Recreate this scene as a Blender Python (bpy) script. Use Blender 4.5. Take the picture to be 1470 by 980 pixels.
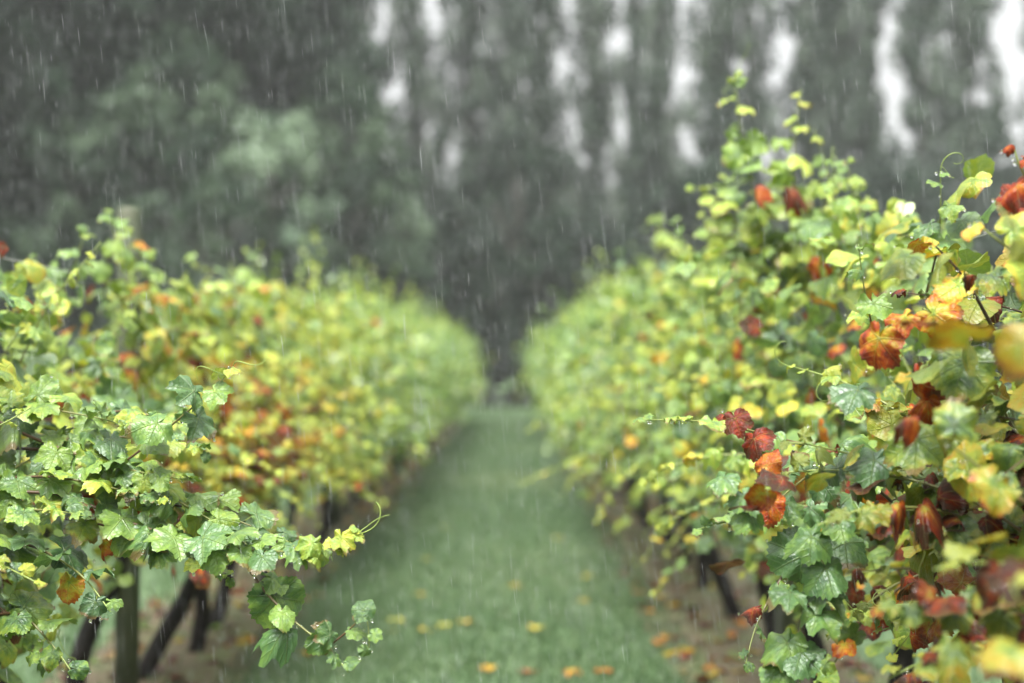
import bpy, math, random
import numpy as np
from mathutils import Vector, Matrix, noise as mnoise
R = math.radians
random.seed(11); rng = np.random.default_rng(11)
sc = bpy.context.scene
for o in list(bpy.data.objects): bpy.data.objects.remove(o)
col = sc.collection

# ------------------------------------------------------------------ camera
CAM_H = 1.2; FPX = 1470*50/36.0; PITCH = math.atan(45/FPX)
cd = bpy.data.cameras.new('camera'); cam = bpy.data.objects.new('camera', cd); col.objects.link(cam)
cam.location = (0, 0, CAM_H); cam.rotation_euler = (R(90)+PITCH, 0, 0)
cd.lens = 50; cd.sensor_width = 36; cd.clip_start = 0.05; cd.clip_end = 1000
cd.dof.use_dof = True; cd.dof.focus_distance = 2.65; cd.dof.aperture_fstop = 1.6
sc.camera = cam
# ------------------------------------------------------------------ sky, sun, exposure
SUN_EL, SUN_ROT = 66, 200
wd = bpy.data.worlds.new('World'); sc.world = wd; wd.use_nodes = True
nt = wd.node_tree; nt.nodes.clear()
sky = nt.nodes.new('ShaderNodeTexSky'); sky.sky_type = 'NISHITA'; sky.sun_disc = False
sky.sun_elevation = R(SUN_EL); sky.sun_rotation = R(SUN_ROT); sky.dust_density = 4.0; sky.air_density = 1.0
hs = nt.nodes.new('ShaderNodeHueSaturation'); hs.inputs['Saturation'].default_value = 0.05
bg = nt.nodes.new('ShaderNodeBackground'); bg.inputs['Strength'].default_value = 0.15
wo = nt.nodes.new('ShaderNodeOutputWorld')
# rain cloud cover: the standard overcast sky, three times as bright overhead as at the horizon
tcw = nt.nodes.new('ShaderNodeTexCoord'); sxw = nt.nodes.new('ShaderNodeSeparateXYZ'); nt.links.new(tcw.outputs['Generated'], sxw.inputs[0])
mw = nt.nodes.new('ShaderNodeMath'); mw.operation = 'MULTIPLY_ADD'; mw.use_clamp = True; mw.inputs[1].default_value = .667; mw.inputs[2].default_value = .333; nt.links.new(sxw.outputs[2], mw.inputs[0])
vw = nt.nodes.new('ShaderNodeVectorMath'); vw.operation = 'SCALE'; nt.links.new(hs.outputs[0], vw.inputs[0]); nt.links.new(mw.outputs[0], vw.inputs['Scale'])
nt.links.new(sky.outputs[0], hs.inputs['Color']); nt.links.new(vw.outputs[0], bg.inputs['Color']); nt.links.new(bg.outputs[0], wo.inputs['Surface'])
sl = bpy.data.lights.new('sun', 'SUN'); sl.energy = 1.5; sl.angle = R(30); sl.color = (1, 0.98, 0.95)
so = bpy.data.objects.new('sun', sl); col.objects.link(so)
so.rotation_euler = (R(90-SUN_EL), 0, R(180-SUN_ROT))
sc.view_settings.view_transform = 'Standard'; sc.view_settings.look = 'None'
sc.view_settings.exposure = 2.03; sc.view_settings.gamma = 1.0
cy = sc.cycles
cy.use_denoising = True; cy.max_bounces = 8; cy.diffuse_bounces = 2; cy.glossy_bounces = 2
cy.transmission_bounces = 4; cy.transparent_max_bounces = 16; cy.volume_bounces = 2
cy.caustics_reflective = False; cy.caustics_refractive = False

# ------------------------------------------------------------------ helpers
def tag(o, label=None, cat=None, group=None, kind=None):
    if label: o['label'] = label
    if cat: o['category'] = cat
    if group: o['group'] = group
    if kind: o['kind'] = kind
    return o
def empty(name, loc):
    o = bpy.data.objects.new(name, None); col.objects.link(o); o.location = loc; o.empty_display_size = .05
    return o
def link(name, me, parent=None, loc=None):
    o = bpy.data.objects.new(name, me); col.objects.link(o)
    if parent: o.parent = parent
    if loc is not None: o.location = loc
    return o
def pix(px, py, d):
    """point seen at a picture position, at depth d metres down the alley"""
    u = (px-735)/FPX; v = (490-py)/FPX
    dx, dy, dz = u, math.cos(PITCH)-v*math.sin(PITCH), math.sin(PITCH)+v*math.cos(PITCH)
    return Vector((dx*d/dy, d, CAM_H+dz*d/dy))
def lerp(v, xs, ys): return float(np.interp(v, xs, ys))
def npmesh(name, verts, tris, mats, uv=None, data=None, matidx=None, smooth=False, nside=3):
    me = bpy.data.meshes.new(name)
    verts = np.asarray(verts, np.float32); tris = np.asarray(tris, np.int32)
    nv, nf = len(verts), len(tris)
    me.vertices.add(nv); me.vertices.foreach_set('co', verts.ravel())
    me.loops.add(nf*nside); me.loops.foreach_set('vertex_index', tris.ravel())
    me.polygons.add(nf); me.polygons.foreach_set('loop_start', np.arange(nf, dtype=np.int32)*nside)
    me.polygons.foreach_set('loop_total', np.full(nf, nside, np.int32))
    if smooth: me.polygons.foreach_set('use_smooth', np.ones(nf, bool))
    if matidx is not None: me.polygons.foreach_set('material_index', np.asarray(matidx, np.int32))
    if uv is not None:
        l = me.uv_layers.new(name='UVMap'); l.data.foreach_set('uv', np.asarray(uv, np.float32)[tris.ravel()].ravel())
    if data is not None:
        a = me.color_attributes.new('leafdata', 'FLOAT_COLOR', 'POINT'); a.data.foreach_set('color', np.asarray(data, np.float32).ravel())
    for m in mats: me.materials.append(m)
    me.update(calc_edges=True)
    return me
class MB:
    """collects tapered tubes into one mesh"""
    def __init__(s): s.v = []; s.f = []; s.c = []
    def tube(s, pts, rad, n=6, c0=0.0, c1=0.0, rough=0.0, cap=True):
        base = len(s.v); k = len(pts)
        for i, p in enumerate(pts):
            d = (pts[min(i+1, k-1)]-pts[max(i-1, 0)])
            d = d.normalized() if d.length > 1e-9 else Vector((0, 0, 1))
            a = d.cross(Vector((0.13, 1, 0.07))); a = a.normalized() if a.length > 1e-4 else Vector((1, 0, 0))
            b = d.cross(a)
            r = rad[i] if hasattr(rad, '__len__') else rad
            t = i/max(1, k-1)
            for j in range(n):
                an = 2*math.pi*j/n
                rr = r*(1+rough*random.uniform(-1, 1))
                s.v.append(p+a*(rr*math.cos(an))+b*(rr*math.sin(an))); cc = c0+(c1-c0)*t; s.c.append((cc, 1, 0, 1))
        for i in range(k-1):
            for j in range(n):
                q = base+i*n+j; w = base+i*n+(j+1) % n
                s.f.append((q, w, w+n, q+n))
        if cap:
            s.f.append(tuple(base+j for j in reversed(range(n)))); s.f.append(tuple(base+(k-1)*n+j for j in range(n)))
    def mesh(s, name, mats, smooth=True):
        me = bpy.data.meshes.new(name); me.from_pydata([tuple(v) for v in s.v], [], s.f)
        a = me.color_attributes.new('leafdata', 'FLOAT_COLOR', 'POINT')
        a.data.foreach_set('color', np.asarray(s.c, np.float32).ravel())
        if smooth: me.polygons.foreach_set('use_smooth', np.ones(len(s.f), bool))
        for m in mats: me.materials.append(m)
        return me

# ------------------------------------------------------------------ materials
def newmat(name):
    m = bpy.data.materials.new(name); m.use_nodes = True; m.node_tree.nodes.clear(); return m, m.node_tree
class N:
    def __init__(s, nt): s.nt = nt
    def n(s, t, **kw):
        x = s.nt.nodes.new(t)
        for k, v in kw.items(): setattr(x, k, v)
        return x
    def l(s, a, b): s.nt.links.new(a, b)
    def m(s, op, a, b=None, c=None, clamp=False):
        x = s.n('ShaderNodeMath', operation=op, use_clamp=clamp)
        for i, q in enumerate((a, b, c)):
            if q is None: continue
            if isinstance(q, (int, float)): x.inputs[i].default_value = q
            else: s.l(q, x.inputs[i])
        return x.outputs[0]
    def mix(s, f, a, b, blend='MIX'):
        x = s.n('ShaderNodeMix', data_type='RGBA', blend_type=blend)
        for q, i in ((f, 0), (a, 6), (b, 7)):
            if isinstance(q, (int, float)): x.inputs[i].default_value = q
            elif isinstance(q, tuple): x.inputs[i].default_value = q
            else: s.l(q, x.inputs[i])
        return x.outputs[2]
    def noise(s, vec, scale, detail=3, rough=.5, dim='3D'):
        x = s.n('ShaderNodeTexNoise', noise_dimensions=dim); x.inputs['Scale'].default_value = scale
        x.inputs['Detail'].default_value = detail; x.inputs['Roughness'].default_value = rough
        if vec is not None: s.l(vec, x.inputs['Vector'])
        return x
    def ramp(s, fac, stops):
        x = s.n('ShaderNodeValToRGB'); e = x.color_ramp.elements
        while len(e) < len(stops): e.new(0.5)
        for i, (p, c) in enumerate(stops): e[i].position = p; e[i].color = (*c, 1)
        s.l(fac, x.inputs[0]); return x.outputs[0]
LEAF_STOPS = [(0.00, (0.030, 0.075, 0.032)), (0.16, (0.075, 0.155, 0.045)), (0.30, (0.18, 0.285, 0.044)),
              (0.44, (0.34, 0.39, 0.042)), (0.57, (0.48, 0.34, 0.024)), (0.70, (0.43, 0.125, 0.010)),
              (0.82, (0.28, 0.034, 0.008)), (0.91, (0.13, 0.018, 0.009)), (1.0, (0.070, 0.032, 0.017))]
def leaf_mat(name, per_object, detail=True):
    m, nt = newmat(name); k = N(nt)
    if per_object:
        oi = k.n('ShaderNodeObjectInfo'); c, rnd = oi.outputs['Color'], oi.outputs['Random']
        sep = k.n('ShaderNodeSeparateColor'); k.l(c, sep.inputs[0])
    else:
        at = k.n('ShaderNodeAttribute', attribute_name='leafdata'); c = at.outputs['Color']; rnd = at.outputs['Alpha']
        sep = k.n('ShaderNodeSeparateColor'); k.l(c, sep.inputs[0])
    a, bright, edge = sep.outputs[0], sep.outputs[1], sep.outputs[2]
    uv = k.n('ShaderNodeUVMap'); sx = k.n('ShaderNodeSeparateXYZ'); k.l(uv.outputs[0], sx.inputs[0])
    X = k.m('MULTIPLY_ADD', sx.outputs[0], 2, -1); Y = k.m('MULTIPLY_ADD', sx.outputs[1], 2, -1)
    r = k.m('SQRT', k.m('ADD', k.m('MULTIPLY', X, X), k.m('MULTIPLY', Y, Y)))
    cx = k.n('ShaderNodeCombineXYZ'); k.l(k.m('MULTIPLY_ADD', rnd, 37, X), cx.inputs[0]); k.l(k.m('MULTIPLY_ADD', rnd, 53, Y), cx.inputs[1])
    nz = k.noise(cx.outputs[0], 2.2, 4, .65)
    vein = None; sec = None
    if detail:
        absx = k.m('ABSOLUTE', X)
        for deg in (0, 52, 108):
            s_, c_ = math.sin(R(deg)), math.cos(R(deg))
            al = k.m('ADD', k.m('MULTIPLY', absx, s_), k.m('MULTIPLY', Y, c_))
            cr = k.m('ABSOLUTE', k.m('SUBTRACT', k.m('MULTIPLY', absx, c_), k.m('MULTIPLY', Y, s_)))
            w = k.m('MULTIPLY_ADD', al, -0.022, 0.038)
            mk = k.m('MULTIPLY', k.m('SUBTRACT', 1, k.m('DIVIDE', cr, w), clamp=True), k.m('GREATER_THAN', al, 0))
            hb = k.m('SINE', k.m('MULTIPLY', k.m('SUBTRACT', al, k.m('MULTIPLY', cr, .75)), 34))
            hb = k.m('MULTIPLY', k.m('SMOOTH_MIN', k.m('MULTIPLY_ADD', hb, 1, -.72, clamp=True), 1, .01), k.m('MULTIPLY', k.m('LESS_THAN', cr, k.m('MULTIPLY', al, .47)), k.m('GREATER_THAN', al, 0)))
            vein = mk if vein is None else k.m('MAXIMUM', vein, mk)
            sec = hb if sec is None else k.m('MAXIMUM', sec, hb)
        sec = k.m('MULTIPLY', sec, 2.2, clamp=True)
    v = k.m('ADD', a, k.m('MULTIPLY', edge, k.m('ADD', k.m('MULTIPLY_ADD', r, .6, -.36), k.m('MULTIPLY_ADD', nz.outputs[0], 1.4, -.7))))
    v = k.m('ADD', v, k.m('MULTIPLY', k.m('SUBTRACT', nz.outputs[0], .5), .34 if detail else .1))
    if vein is not None: v = k.m('SUBTRACT', v, k.m('MULTIPLY', k.m('MULTIPLY_ADD', sec, .4, vein), k.m('MULTIPLY', edge, .15)))
    colr = k.ramp(v, LEAF_STOPS)
    b3 = k.n('ShaderNodeCombineXYZ')
    for i in range(3): k.l(bright, b3.inputs[i])
    colr = k.mix(1.0, colr, b3.outputs[0], 'MULTIPLY')
    if vein is not None:
        colr = k.mix(k.m('MULTIPLY', k.m('MULTIPLY_ADD', sec, .35, vein, clamp=True), .25), colr, (0.30, 0.36, 0.11, 1))
        spots = k.noise(cx.outputs[0], 9, 2, .6)
        sp = k.m('MULTIPLY', k.m('GREATER_THAN', spots.outputs[0], .69), k.m('MULTIPLY_ADD', a, .7, .05))
        colr = k.mix(sp, colr, (0.10, 0.045, 0.015, 1))
    if detail:
        lim = k.m('MULTIPLY_ADD', rnd, .55, .72)
        mg = k.m('MULTIPLY', k.m('SUBTRACT', k.m('MULTIPLY_ADD', nz.outputs[0], .5, r), k.m('ADD', lim, .25)), 9, clamp=True)
        colr = k.mix(k.m('MULTIPLY', mg, .75), colr, (0.13, 0.060, 0.018, 1))
    p = k.n('ShaderNodeBsdfPrincipled'); k.l(colr, p.inputs['Base Color'])
    k.l(k.m('MULTIPLY_ADD', a, -.62, .78 if detail else 1.0, clamp=True), p.inputs['Specular IOR Level'])
    k.l(k.m('MULTIPLY_ADD', nz.outputs[0], .30, .22), p.inputs['Roughness'])
    t = k.n('ShaderNodeBsdfTranslucent'); k.l(k.mix(1.0, colr, (1.25, 1.2, .75, 1), 'MULTIPLY'), t.inputs[0])
    if detail:
        bp = k.n('ShaderNodeBump'); bp.inputs['Strength'].default_value = .55; bp.inputs['Distance'].default_value = .005
        h = k.m('ADD', k.m('MULTIPLY', k.m('MULTIPLY_ADD', sec, .5, vein), -1), k.m('MULTIPLY', k.noise(cx.outputs[0], 7, 3).outputs[0], .9))
        k.l(h, bp.inputs['Height']); k.l(bp.outputs[0], p.inputs['Normal'])
    ms = k.n('ShaderNodeMixShader'); ms.inputs[0].default_value = .23
    o = k.n('ShaderNodeOutputMaterial'); k.l(p.outputs[0], ms.inputs[1]); k.l(t.outputs[0], ms.inputs[2]); k.l(ms.outputs[0], o.inputs[0])
    return m
M_LEAF = leaf_mat('vine_leaf', True); M_LEAFV = leaf_mat('vine_leaf_mass', False, False); M_LEAFF = leaf_mat('vine_leaf_inner', False, True)
def simple(name, stops, scale, rough=.6, bump=.3, coord='Object', dist=.01, spec=.5, attr=False, detail=5):
    m, nt = newmat(name); k = N(nt)
    tc = k.n('ShaderNodeTexCoord'); nz = k.noise(tc.outputs[coord], scale, detail, .6)
    f = nz.outputs[0]
    if attr:
        at = k.n('ShaderNodeAttribute', attribute_name='leafdata'); sp = k.n('ShaderNodeSeparateColor'); k.l(at.outputs['Color'], sp.inputs[0])
        f = k.m('ADD', sp.outputs[0], k.m('MULTIPLY_ADD', f, .3, -.15))
    c = k.ramp(f, stops)
    p = k.n('ShaderNodeBsdfPrincipled'); k.l(c, p.inputs['Base Color']); p.inputs['Roughness'].default_value = rough
    p.inputs['Specular IOR Level'].default_value = spec
    bp = k.n('ShaderNodeBump'); bp.inputs['Strength'].default_value = bump; bp.inputs['Distance'].default_value = dist
    k.l(nz.outputs[0], bp.inputs['Height']); k.l(bp.outputs[0], p.inputs['Normal'])
    o = k.n('ShaderNodeOutputMaterial'); k.l(p.outputs[0], o.inputs[0]); return m
M_CANE = simple('cane_bark', [(0, (0.035, 0.020, 0.013)), (.35, (0.10, 0.055, 0.025)), (.6, (0.16, 0.17, 0.045)), (1, (0.24, 0.33, 0.07))], 60, .4, .3, dist=.002, attr=True)
M_BARK = simple('wet_bark', [(.3, (0.006, 0.0055, 0.005)), (.6, (0.016, 0.013, 0.011)), (.8, (0.035, 0.03, 0.022))], 28, .6, .9, dist=.012, spec=.15)
M_POST = simple('weathered_post', [(.3, (0.045, 0.058, 0.03)), (.55, (0.07, 0.082, 0.046)), (.8, (0.11, 0.105, 0.07))], 9, .7, .5, dist=.006)
M_WIRE = simple('galvanised_wire', [(.3, (0.25, 0.25, 0.25)), (.7, (0.4, 0.4, 0.4))], 30, .35, .1)
M_TBARK = simple('tree_bark', [(.3, (0.045, 0.042, 0.036)), (.7, (0.11, 0.10, 0.085))], 3, .8, .6, dist=.05)
M_SOIL = simple('damp_soil', [(.3, (0.055, 0.042, 0.024)), (.5, (0.105, 0.082, 0.045)), (.58, (0.085, 0.095, 0.034)), (.8, (0.09, 0.13, 0.05))], 6, .7, .7, dist=.03)
def foliage_mat(name, stops, trans=.25, rough=.5, spec=.15):
    m, nt = newmat(name); k = N(nt)
    at = k.n('ShaderNodeAttribute', attribute_name='leafdata'); sp = k.n('ShaderNodeSeparateColor'); k.l(at.outputs['Color'], sp.inputs[0])
    c = k.ramp(sp.outputs[0], stops)
    p = k.n('ShaderNodeBsdfPrincipled'); k.l(c, p.inputs['Base Color']); p.inputs['Roughness'].default_value = rough; p.inputs['Specular IOR Level'].default_value = spec
    t = k.n('ShaderNodeBsdfTranslucent'); k.l(c, t.inputs[0])
    ms = k.n('ShaderNodeMixShader'); ms.inputs[0].default_value = trans
    o = k.n('ShaderNodeOutputMaterial'); k.l(p.outputs[0], ms.inputs[1]); k.l(t.outputs[0], ms.inputs[2]); k.l(ms.outputs[0], o.inputs[0])
    return m
M_DARKTREE = foliage_mat('dark_tree_leaves', [(0, (0.004, 0.011, 0.006)), (1, (0.028, 0.054, 0.030))])
M_PALETREE = foliage_mat('pale_tree_leaves', [(0, (0.075, 0.120, 0.076)), (1, (0.27, 0.36, 0.23))])
M_MIDTREE = foliage_mat('mid_tree_leaves', [(0, (0.014, 0.031, 0.018)), (1, (0.078, 0.118, 0.066))])
M_POPLAR = foliage_mat('poplar_leaves', [(0, (0.034, 0.056, 0.040)), (1, (0.150, 0.190, 0.140))])
M_BLADE = foliage_mat('grass_blades', [(0, (0.038, 0.084, 0.030)), (.5, (0.094, 0.160, 0.066)), (1, (0.19, 0.23, 0.115))], .3, .4, .6)
def grass_ground():
    m, nt = newmat('lawn_ground'); k = N(nt)
    tc = k.n('ShaderNodeTexCoord'); n1 = k.noise(tc.outputs['Object'], .8, 4, .6); n2 = k.noise(tc.outputs['Object'], 14, 5, .7)
    f = k.m('ADD', k.m('MULTIPLY', n1.outputs[0], .6), k.m('MULTIPLY', n2.outputs[0], .4))
    c = k.ramp(f, [(.32, (0.040, 0.080, 0.030)), (.5, (0.068, 0.118, 0.046)), (.7, (0.105, 0.15, 0.06))])
    p = k.n('ShaderNodeBsdfPrincipled'); k.l(c, p.inputs['Base Color']); p.inputs['Roughness'].default_value = .55
    bp = k.n('ShaderNodeBump'); bp.inputs['Strength'].default_value = .55; bp.inputs['Distance'].default_value = .03
    k.l(n2.outputs[0], bp.inputs['Height']); k.l(bp.outputs[0], p.inputs['Normal'])
    o = k.n('ShaderNodeOutputMaterial'); k.l(p.outputs[0], o.inputs[0]); return m
M_GRASS = grass_ground()
def water_mat():
    m, nt = newmat('water_drop'); k = N(nt)
    g = k.n('ShaderNodeBsdfGlass'); g.inputs['IOR'].default_value = 1.33; g.inputs['Roughness'].default_value = .02
    o = k.n('ShaderNodeOutputMaterial'); k.l(g.outputs[0], o.inputs[0]); return m
M_WATER = water_mat()
def rain_mat():
    m, nt = newmat('falling_rain'); k = N(nt)
    d = k.n('ShaderNodeBsdfTranslucent'); d.inputs[0].default_value = (.9, .92, .95, 1)
    d2 = k.n('ShaderNodeBsdfDiffuse'); d2.inputs[0].default_value = (.9, .92, .95, 1)
    a = k.n('ShaderNodeMixShader'); a.inputs[0].default_value = .5; k.l(d.outputs[0], a.inputs[1]); k.l(d2.outputs[0], a.inputs[2])
    t = k.n('ShaderNodeBsdfTransparent'); ms = k.n('ShaderNodeMixShader'); ms.inputs[0].default_value = .42
    o = k.n('ShaderNodeOutputMaterial'); k.l(t.outputs[0], ms.inputs[1]); k.l(a.outputs[0], ms.inputs[2]); k.l(ms.outputs[0], o.inputs[0]); return m
M_RAIN = rain_mat()

# ------------------------------------------------------------------ ground
def sheet(name, x0, x1, y0, y1, nx, ny, z, mat, wob=0.0, relief=0.0):
    xs = np.linspace(0, 1, nx+1); ys = np.linspace(y0, y1, ny+1); V = []; F = []
    for j, y in enumerate(ys):
        e0 = x0+wob*(math.sin(y*1.7)+.7*math.sin(y*4.1+1)+.5*math.sin(y*9.3)); e1 = x1+wob*(math.sin(y*1.9+2)+.7*math.sin(y*3.7)+.5*math.sin(y*8.1+1))
        for i, t in enumerate(xs): V.append((e0+(e1-e0)*t, y, z+(relief*random.random() if 0 < i < nx else 0)))
    for j in range(ny):
        for i in range(nx):
            q = j*(nx+1)+i; F.append((q, q+1, q+nx+2, q+nx+1))
    me = npmesh(name, V, F, [mat], nside=4, smooth=True); return link(name, me)
tag(sheet('grass_ground', -150, 150, -40, 220, 4, 4, 0, M_GRASS), kind='structure')
SOIL = [(-1.80, -1.08), (0.68, 1.45)]
for (a, b) in SOIL: tag(sheet('soil_strip', a, b, -1, 35, 6, 260, .004, M_SOIL, wob=.045, relief=.02), kind='structure')

def blades(n, x0, x1, y0, y1, h, w):
    x = rng.uniform(x0, x1, n); y = rng.uniform(y0, y1, n); a = rng.uniform(0, 2*np.pi, n)
    H = h*rng.uniform(.5, 1.2, n); lean = rng.uniform(.2, .9, n)*H; b = rng.uniform(0, 2*np.pi, n)
    ca, sa = np.cos(a)*w/2, np.sin(a)*w/2
    p0 = np.stack([x-ca, y-sa, np.zeros(n)-.004], 1); p1 = np.stack([x+ca, y+sa, np.zeros(n)-.004], 1)
    mx, my = x+np.cos(b)*lean*.35, y+np.sin(b)*lean*.35
    p2 = np.stack([mx-ca*.8, my-sa*.8, H*.6], 1); p3 = np.stack([mx+ca*.8, my+sa*.8, H*.6], 1)
    p4 = np.stack([x+np.cos(b)*lean, y+np.sin(b)*lean, H], 1)
    V = np.stack([p0, p1, p2, p3, p4], 1).reshape(-1, 3)
    i = np.arange(n)[:, None, None]*5
    T = (np.array([[0, 1, 3], [0, 3, 2], [2, 3, 4]])[None]+i).reshape(-1, 3)
    c = np.clip(rng.normal(.45, .22, n)+.12*np.sin(x*2.3+1)*np.sin(y*.9)+.25*np.exp(-((y-15.8)/1.2)**2), 0, 1)
    D = np.repeat(np.stack([c, c, c, np.ones(n)], 1), 5, 0)
    return V, T, D
def blades_obj(name, sets, label):
    Vs, Ts, Ds, k = [], [], [], 0
    for s in sets:
        V, T, D = blades(*s); Vs.append(V); Ts.append(T+k); Ds.append(D); k += len(V)
    o = link(name, npmesh(name, np.concatenate(Vs), np.concatenate(Ts), [M_BLADE], data=np.concatenate(Ds)))
    return tag(o, label, 'grass', kind='stuff')
blades_obj('lawn_grass', [(30000, -1.16, .78, 3.5, 9, .04, .006), (22000, -1.16, .78, 9, 18, .045, .010), (16000, -1.16, .78, 18, 38, .05, .02),
    (12000, -5, -1.74, 3, 14, .06, .012), (9000, 1.4, 5, 3, 14, .06, .012), (9000, -6, 6, 34, 46, .07, .03),
    (1500, -1.75, -1.1, 3, 12, .05, .008), (1500, .72, 1.4, 3, 12, .05, .008)], 'short wet mown grass between the two vine rows')

# ------------------------------------------------------------------ leaf shapes
def outline(th, jag, seed, lob=1.0):
    th = abs((th+math.pi) % (2*math.pi)-math.pi); d = math.degrees(th)
    A = [0, 26, 52, 80, 106, 134, 153, 167, 180]; base = np.array([1.12, .82, .97, .70, .80, .64, .56, .36, .06])
    mid = np.array([1.08, .98, .96, .86, .79, .68, .57, .36, .06]); rr = mid+(base-mid)*lob
    i = min(max(int(np.searchsorted(A, d))-1, 0), len(A)-2); u = (d-A[i])/(A[i+1]-A[i]); u = .5-.5*math.cos(math.pi*u)
    return float(rr[i]+(rr[i+1]-rr[i])*u)
def leaf_mesh(name, seed, nout, rings, cup, wave, curl, lob, mats, petiole=True):
    rs = np.random.default_rng(seed); ph = rs.uniform(0, 6.28, 4); asym = rs.uniform(-.06, .06)
    V = [(0, 0, 0)]; F = []
    veins = np.radians([0, 52, -52, 108, -108])
    for ri in range(1, rings+1):
        fr = (ri/rings)**.85
        for j in range(nout):
            th = -math.pi+2*math.pi*(j+.5)/nout
            r = outline(th, 0, seed, lob)*(1+asym*math.sin(th)+.05*math.sin(3*th+ph[0]))
            if ri == rings: r *= (1.04 if j % 2 else .96)+rs.uniform(-.025, .025)
            r *= fr; x, y = r*math.sin(th), r*math.cos(th)
            dv = min(abs((th-v+math.pi) % (2*math.pi)-math.pi) for v in veins)
            z = -cup*r*r+.09*r*min(1, dv/.45)+wave*r*r*math.sin(3*th+ph[1])+.6*wave*fr**3*math.sin(7*th+ph[2])
            z += -curl*max(0, abs(x)-.15)**1.6*1.5-.35*curl*y*y*(1 if y > 0 else .2)
            sx = 1-.25*curl*abs(x)
            V.append((x*sx, y, z))
    for j in range(nout):
        k = (j+1) % nout
        F.append((0, 1+k, 1+j))
        for ri in range(rings-1):
            a, b = 1+ri*nout+j, 1+ri*nout+k; F.append((a, b, b+nout)); F.append((a, b+nout, a+nout))
    F = [(a, c, b) for a, b, c in F]
    uv = [(v[0]*.5+.5, v[1]*.5+.5) for v in V]; mi = [0]*len(F); nv = len(V)
    if petiole:
        pts = [Vector((0, .03, -.005)), Vector((0, -.2, -.06)), Vector((.02, -.42, -.18)), Vector((0, -.55, -.35))]
        for i, p in enumerate(pts):
            for j in range(3):
                a = 2.094*j+.5; rr = .022+.006*i; V.append((p.x+rr*math.cos(a), p.y+rr*math.sin(a)*.4, p.z+rr*math.sin(a))); uv.append((.5, .5))
        for i in range(3):
            for j in range(3):
                a, b = nv+i*3+j, nv+i*3+(j+1) % 3; F += [(a, b, b+3), (a, b+3, a+3)]; mi += [1, 1]
    c = [(.8, 1, 0, 1)]*len(V)
    return npmesh(name, V, F, mats, uv=uv, data=c, matidx=mi, smooth=True)
PET = Vector((0, -.55, -.35))
LEAVES = []; CURLED = []
for i in range(9):
    rs = random.Random(i+5)
    LEAVES.append(leaf_mesh('vine_leaf_shape', i+5, 60, 4, rs.uniform(.02, .22), rs.uniform(.08, .20), rs.uniform(0, .4), rs.uniform(0, .75), [M_LEAF, M_CANE]))
for i in range(3):
    CURLED.append(leaf_mesh('curled_leaf_shape', i+50, 40, 4, .25, .2, .9+.25*i, .8, [M_LEAF, M_CANE]))
# coarse leaf for the masses: fan templates, and a finer set for the near vines
FINE = []
for i in range(5):
    rs = np.random.default_rng(70+i); k = 30; th = -np.pi+2*np.pi*(np.arange(k)+.5)/k; ph = rs.uniform(0, 6.28, 2); V = [np.zeros((1, 3))]
    for fr in (.55, 1.0):
        r = np.array([outline(t, 0, 0, .15+.15*i) for t in th])*fr*(1+(.03*(np.arange(k) % 2*2-1) if fr == 1 else 0))
        V.append(np.stack([r*np.sin(th), r*np.cos(th), -rs.uniform(.05, .3)*r*r+.13*r*r*np.sin(3*th+ph[0])+.05*r*np.sin(5*th+ph[1])], 1))
    F = []
    for j in range(k):
        q = (j+1) % k; F += [(0, 1+j, 1+q), (1+j, 1+j+k, 1+q+k), (1+j, 1+q+k, 1+q)]
    FINE.append((np.vstack(V), np.array([(a, c, b) for a, b, c in F])))
TEMPL = []
for i in range(4):
    rs = np.random.default_rng(90+i); th = np.radians([-165, -120, -78, -45, -22, 0, 22, 45, 78, 120, 165]); k = len(th)
    r = np.array([outline(t, 0, 0, .9) for t in th])*rs.uniform(.9, 1.1, k); r[3] *= 1.05
    x, y = r*np.sin(th), r*np.cos(th); z = -.15*r*r+rs.uniform(-.14, .14, k)
    V = np.vstack([[0, 0, 0], np.stack([x, y, z], 1)])
    TEMPL.append((V, np.array([(0, j+2, j+1) for j in range(k-1)])))

def basis(normal, tip):
    z = normal.normalized(); y = tip-z*tip.dot(z)
    if y.length < 1e-3: y = Vector((0, 0, -1))-z*(-z.z)+Vector((.01, .02, 0))
    y.normalize(); x = y.cross(z)
    return x, y, z
def mass_mesh(name, items, mat=None, TEMPL=TEMPL):
    """items: list of (pos, x, y, z axes, size, data4) -> one mesh of coarse leaves"""
    Vs, Ts, Us, Ds, k = [], [], [], [], 0
    for ti in range(len(TEMPL)):
        sub = items[ti::len(TEMPL)]
        if not sub: continue
        TV, TT = TEMPL[ti]
        P = np.array([i[0] for i in sub]); A = np.array([[i[1], i[2], i[3]] for i in sub]); S = np.array([i[4] for i in sub]); D = np.array([i[5] for i in sub])
        V = np.einsum('va,nab->nvb', TV, A)*S[:, None, None]+P[:, None, :]
        n, m = len(sub), len(TV)
        Vs.append(V.reshape(-1, 3)); Ts.append((TT[None]+(np.arange(n)*m)[:, None, None]).reshape(-1, 3)+k); k += n*m
        Us.append(np.tile(TV[:, :2]*.5+.5, (n, 1))); Ds.append(np.repeat(D, m, 0))
    return npmesh(name, np.concatenate(Vs), np.concatenate(Ts), [mat or M_LEAFV], uv=np.concatenate(Us), data=np.concatenate(Ds), smooth=True)

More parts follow.
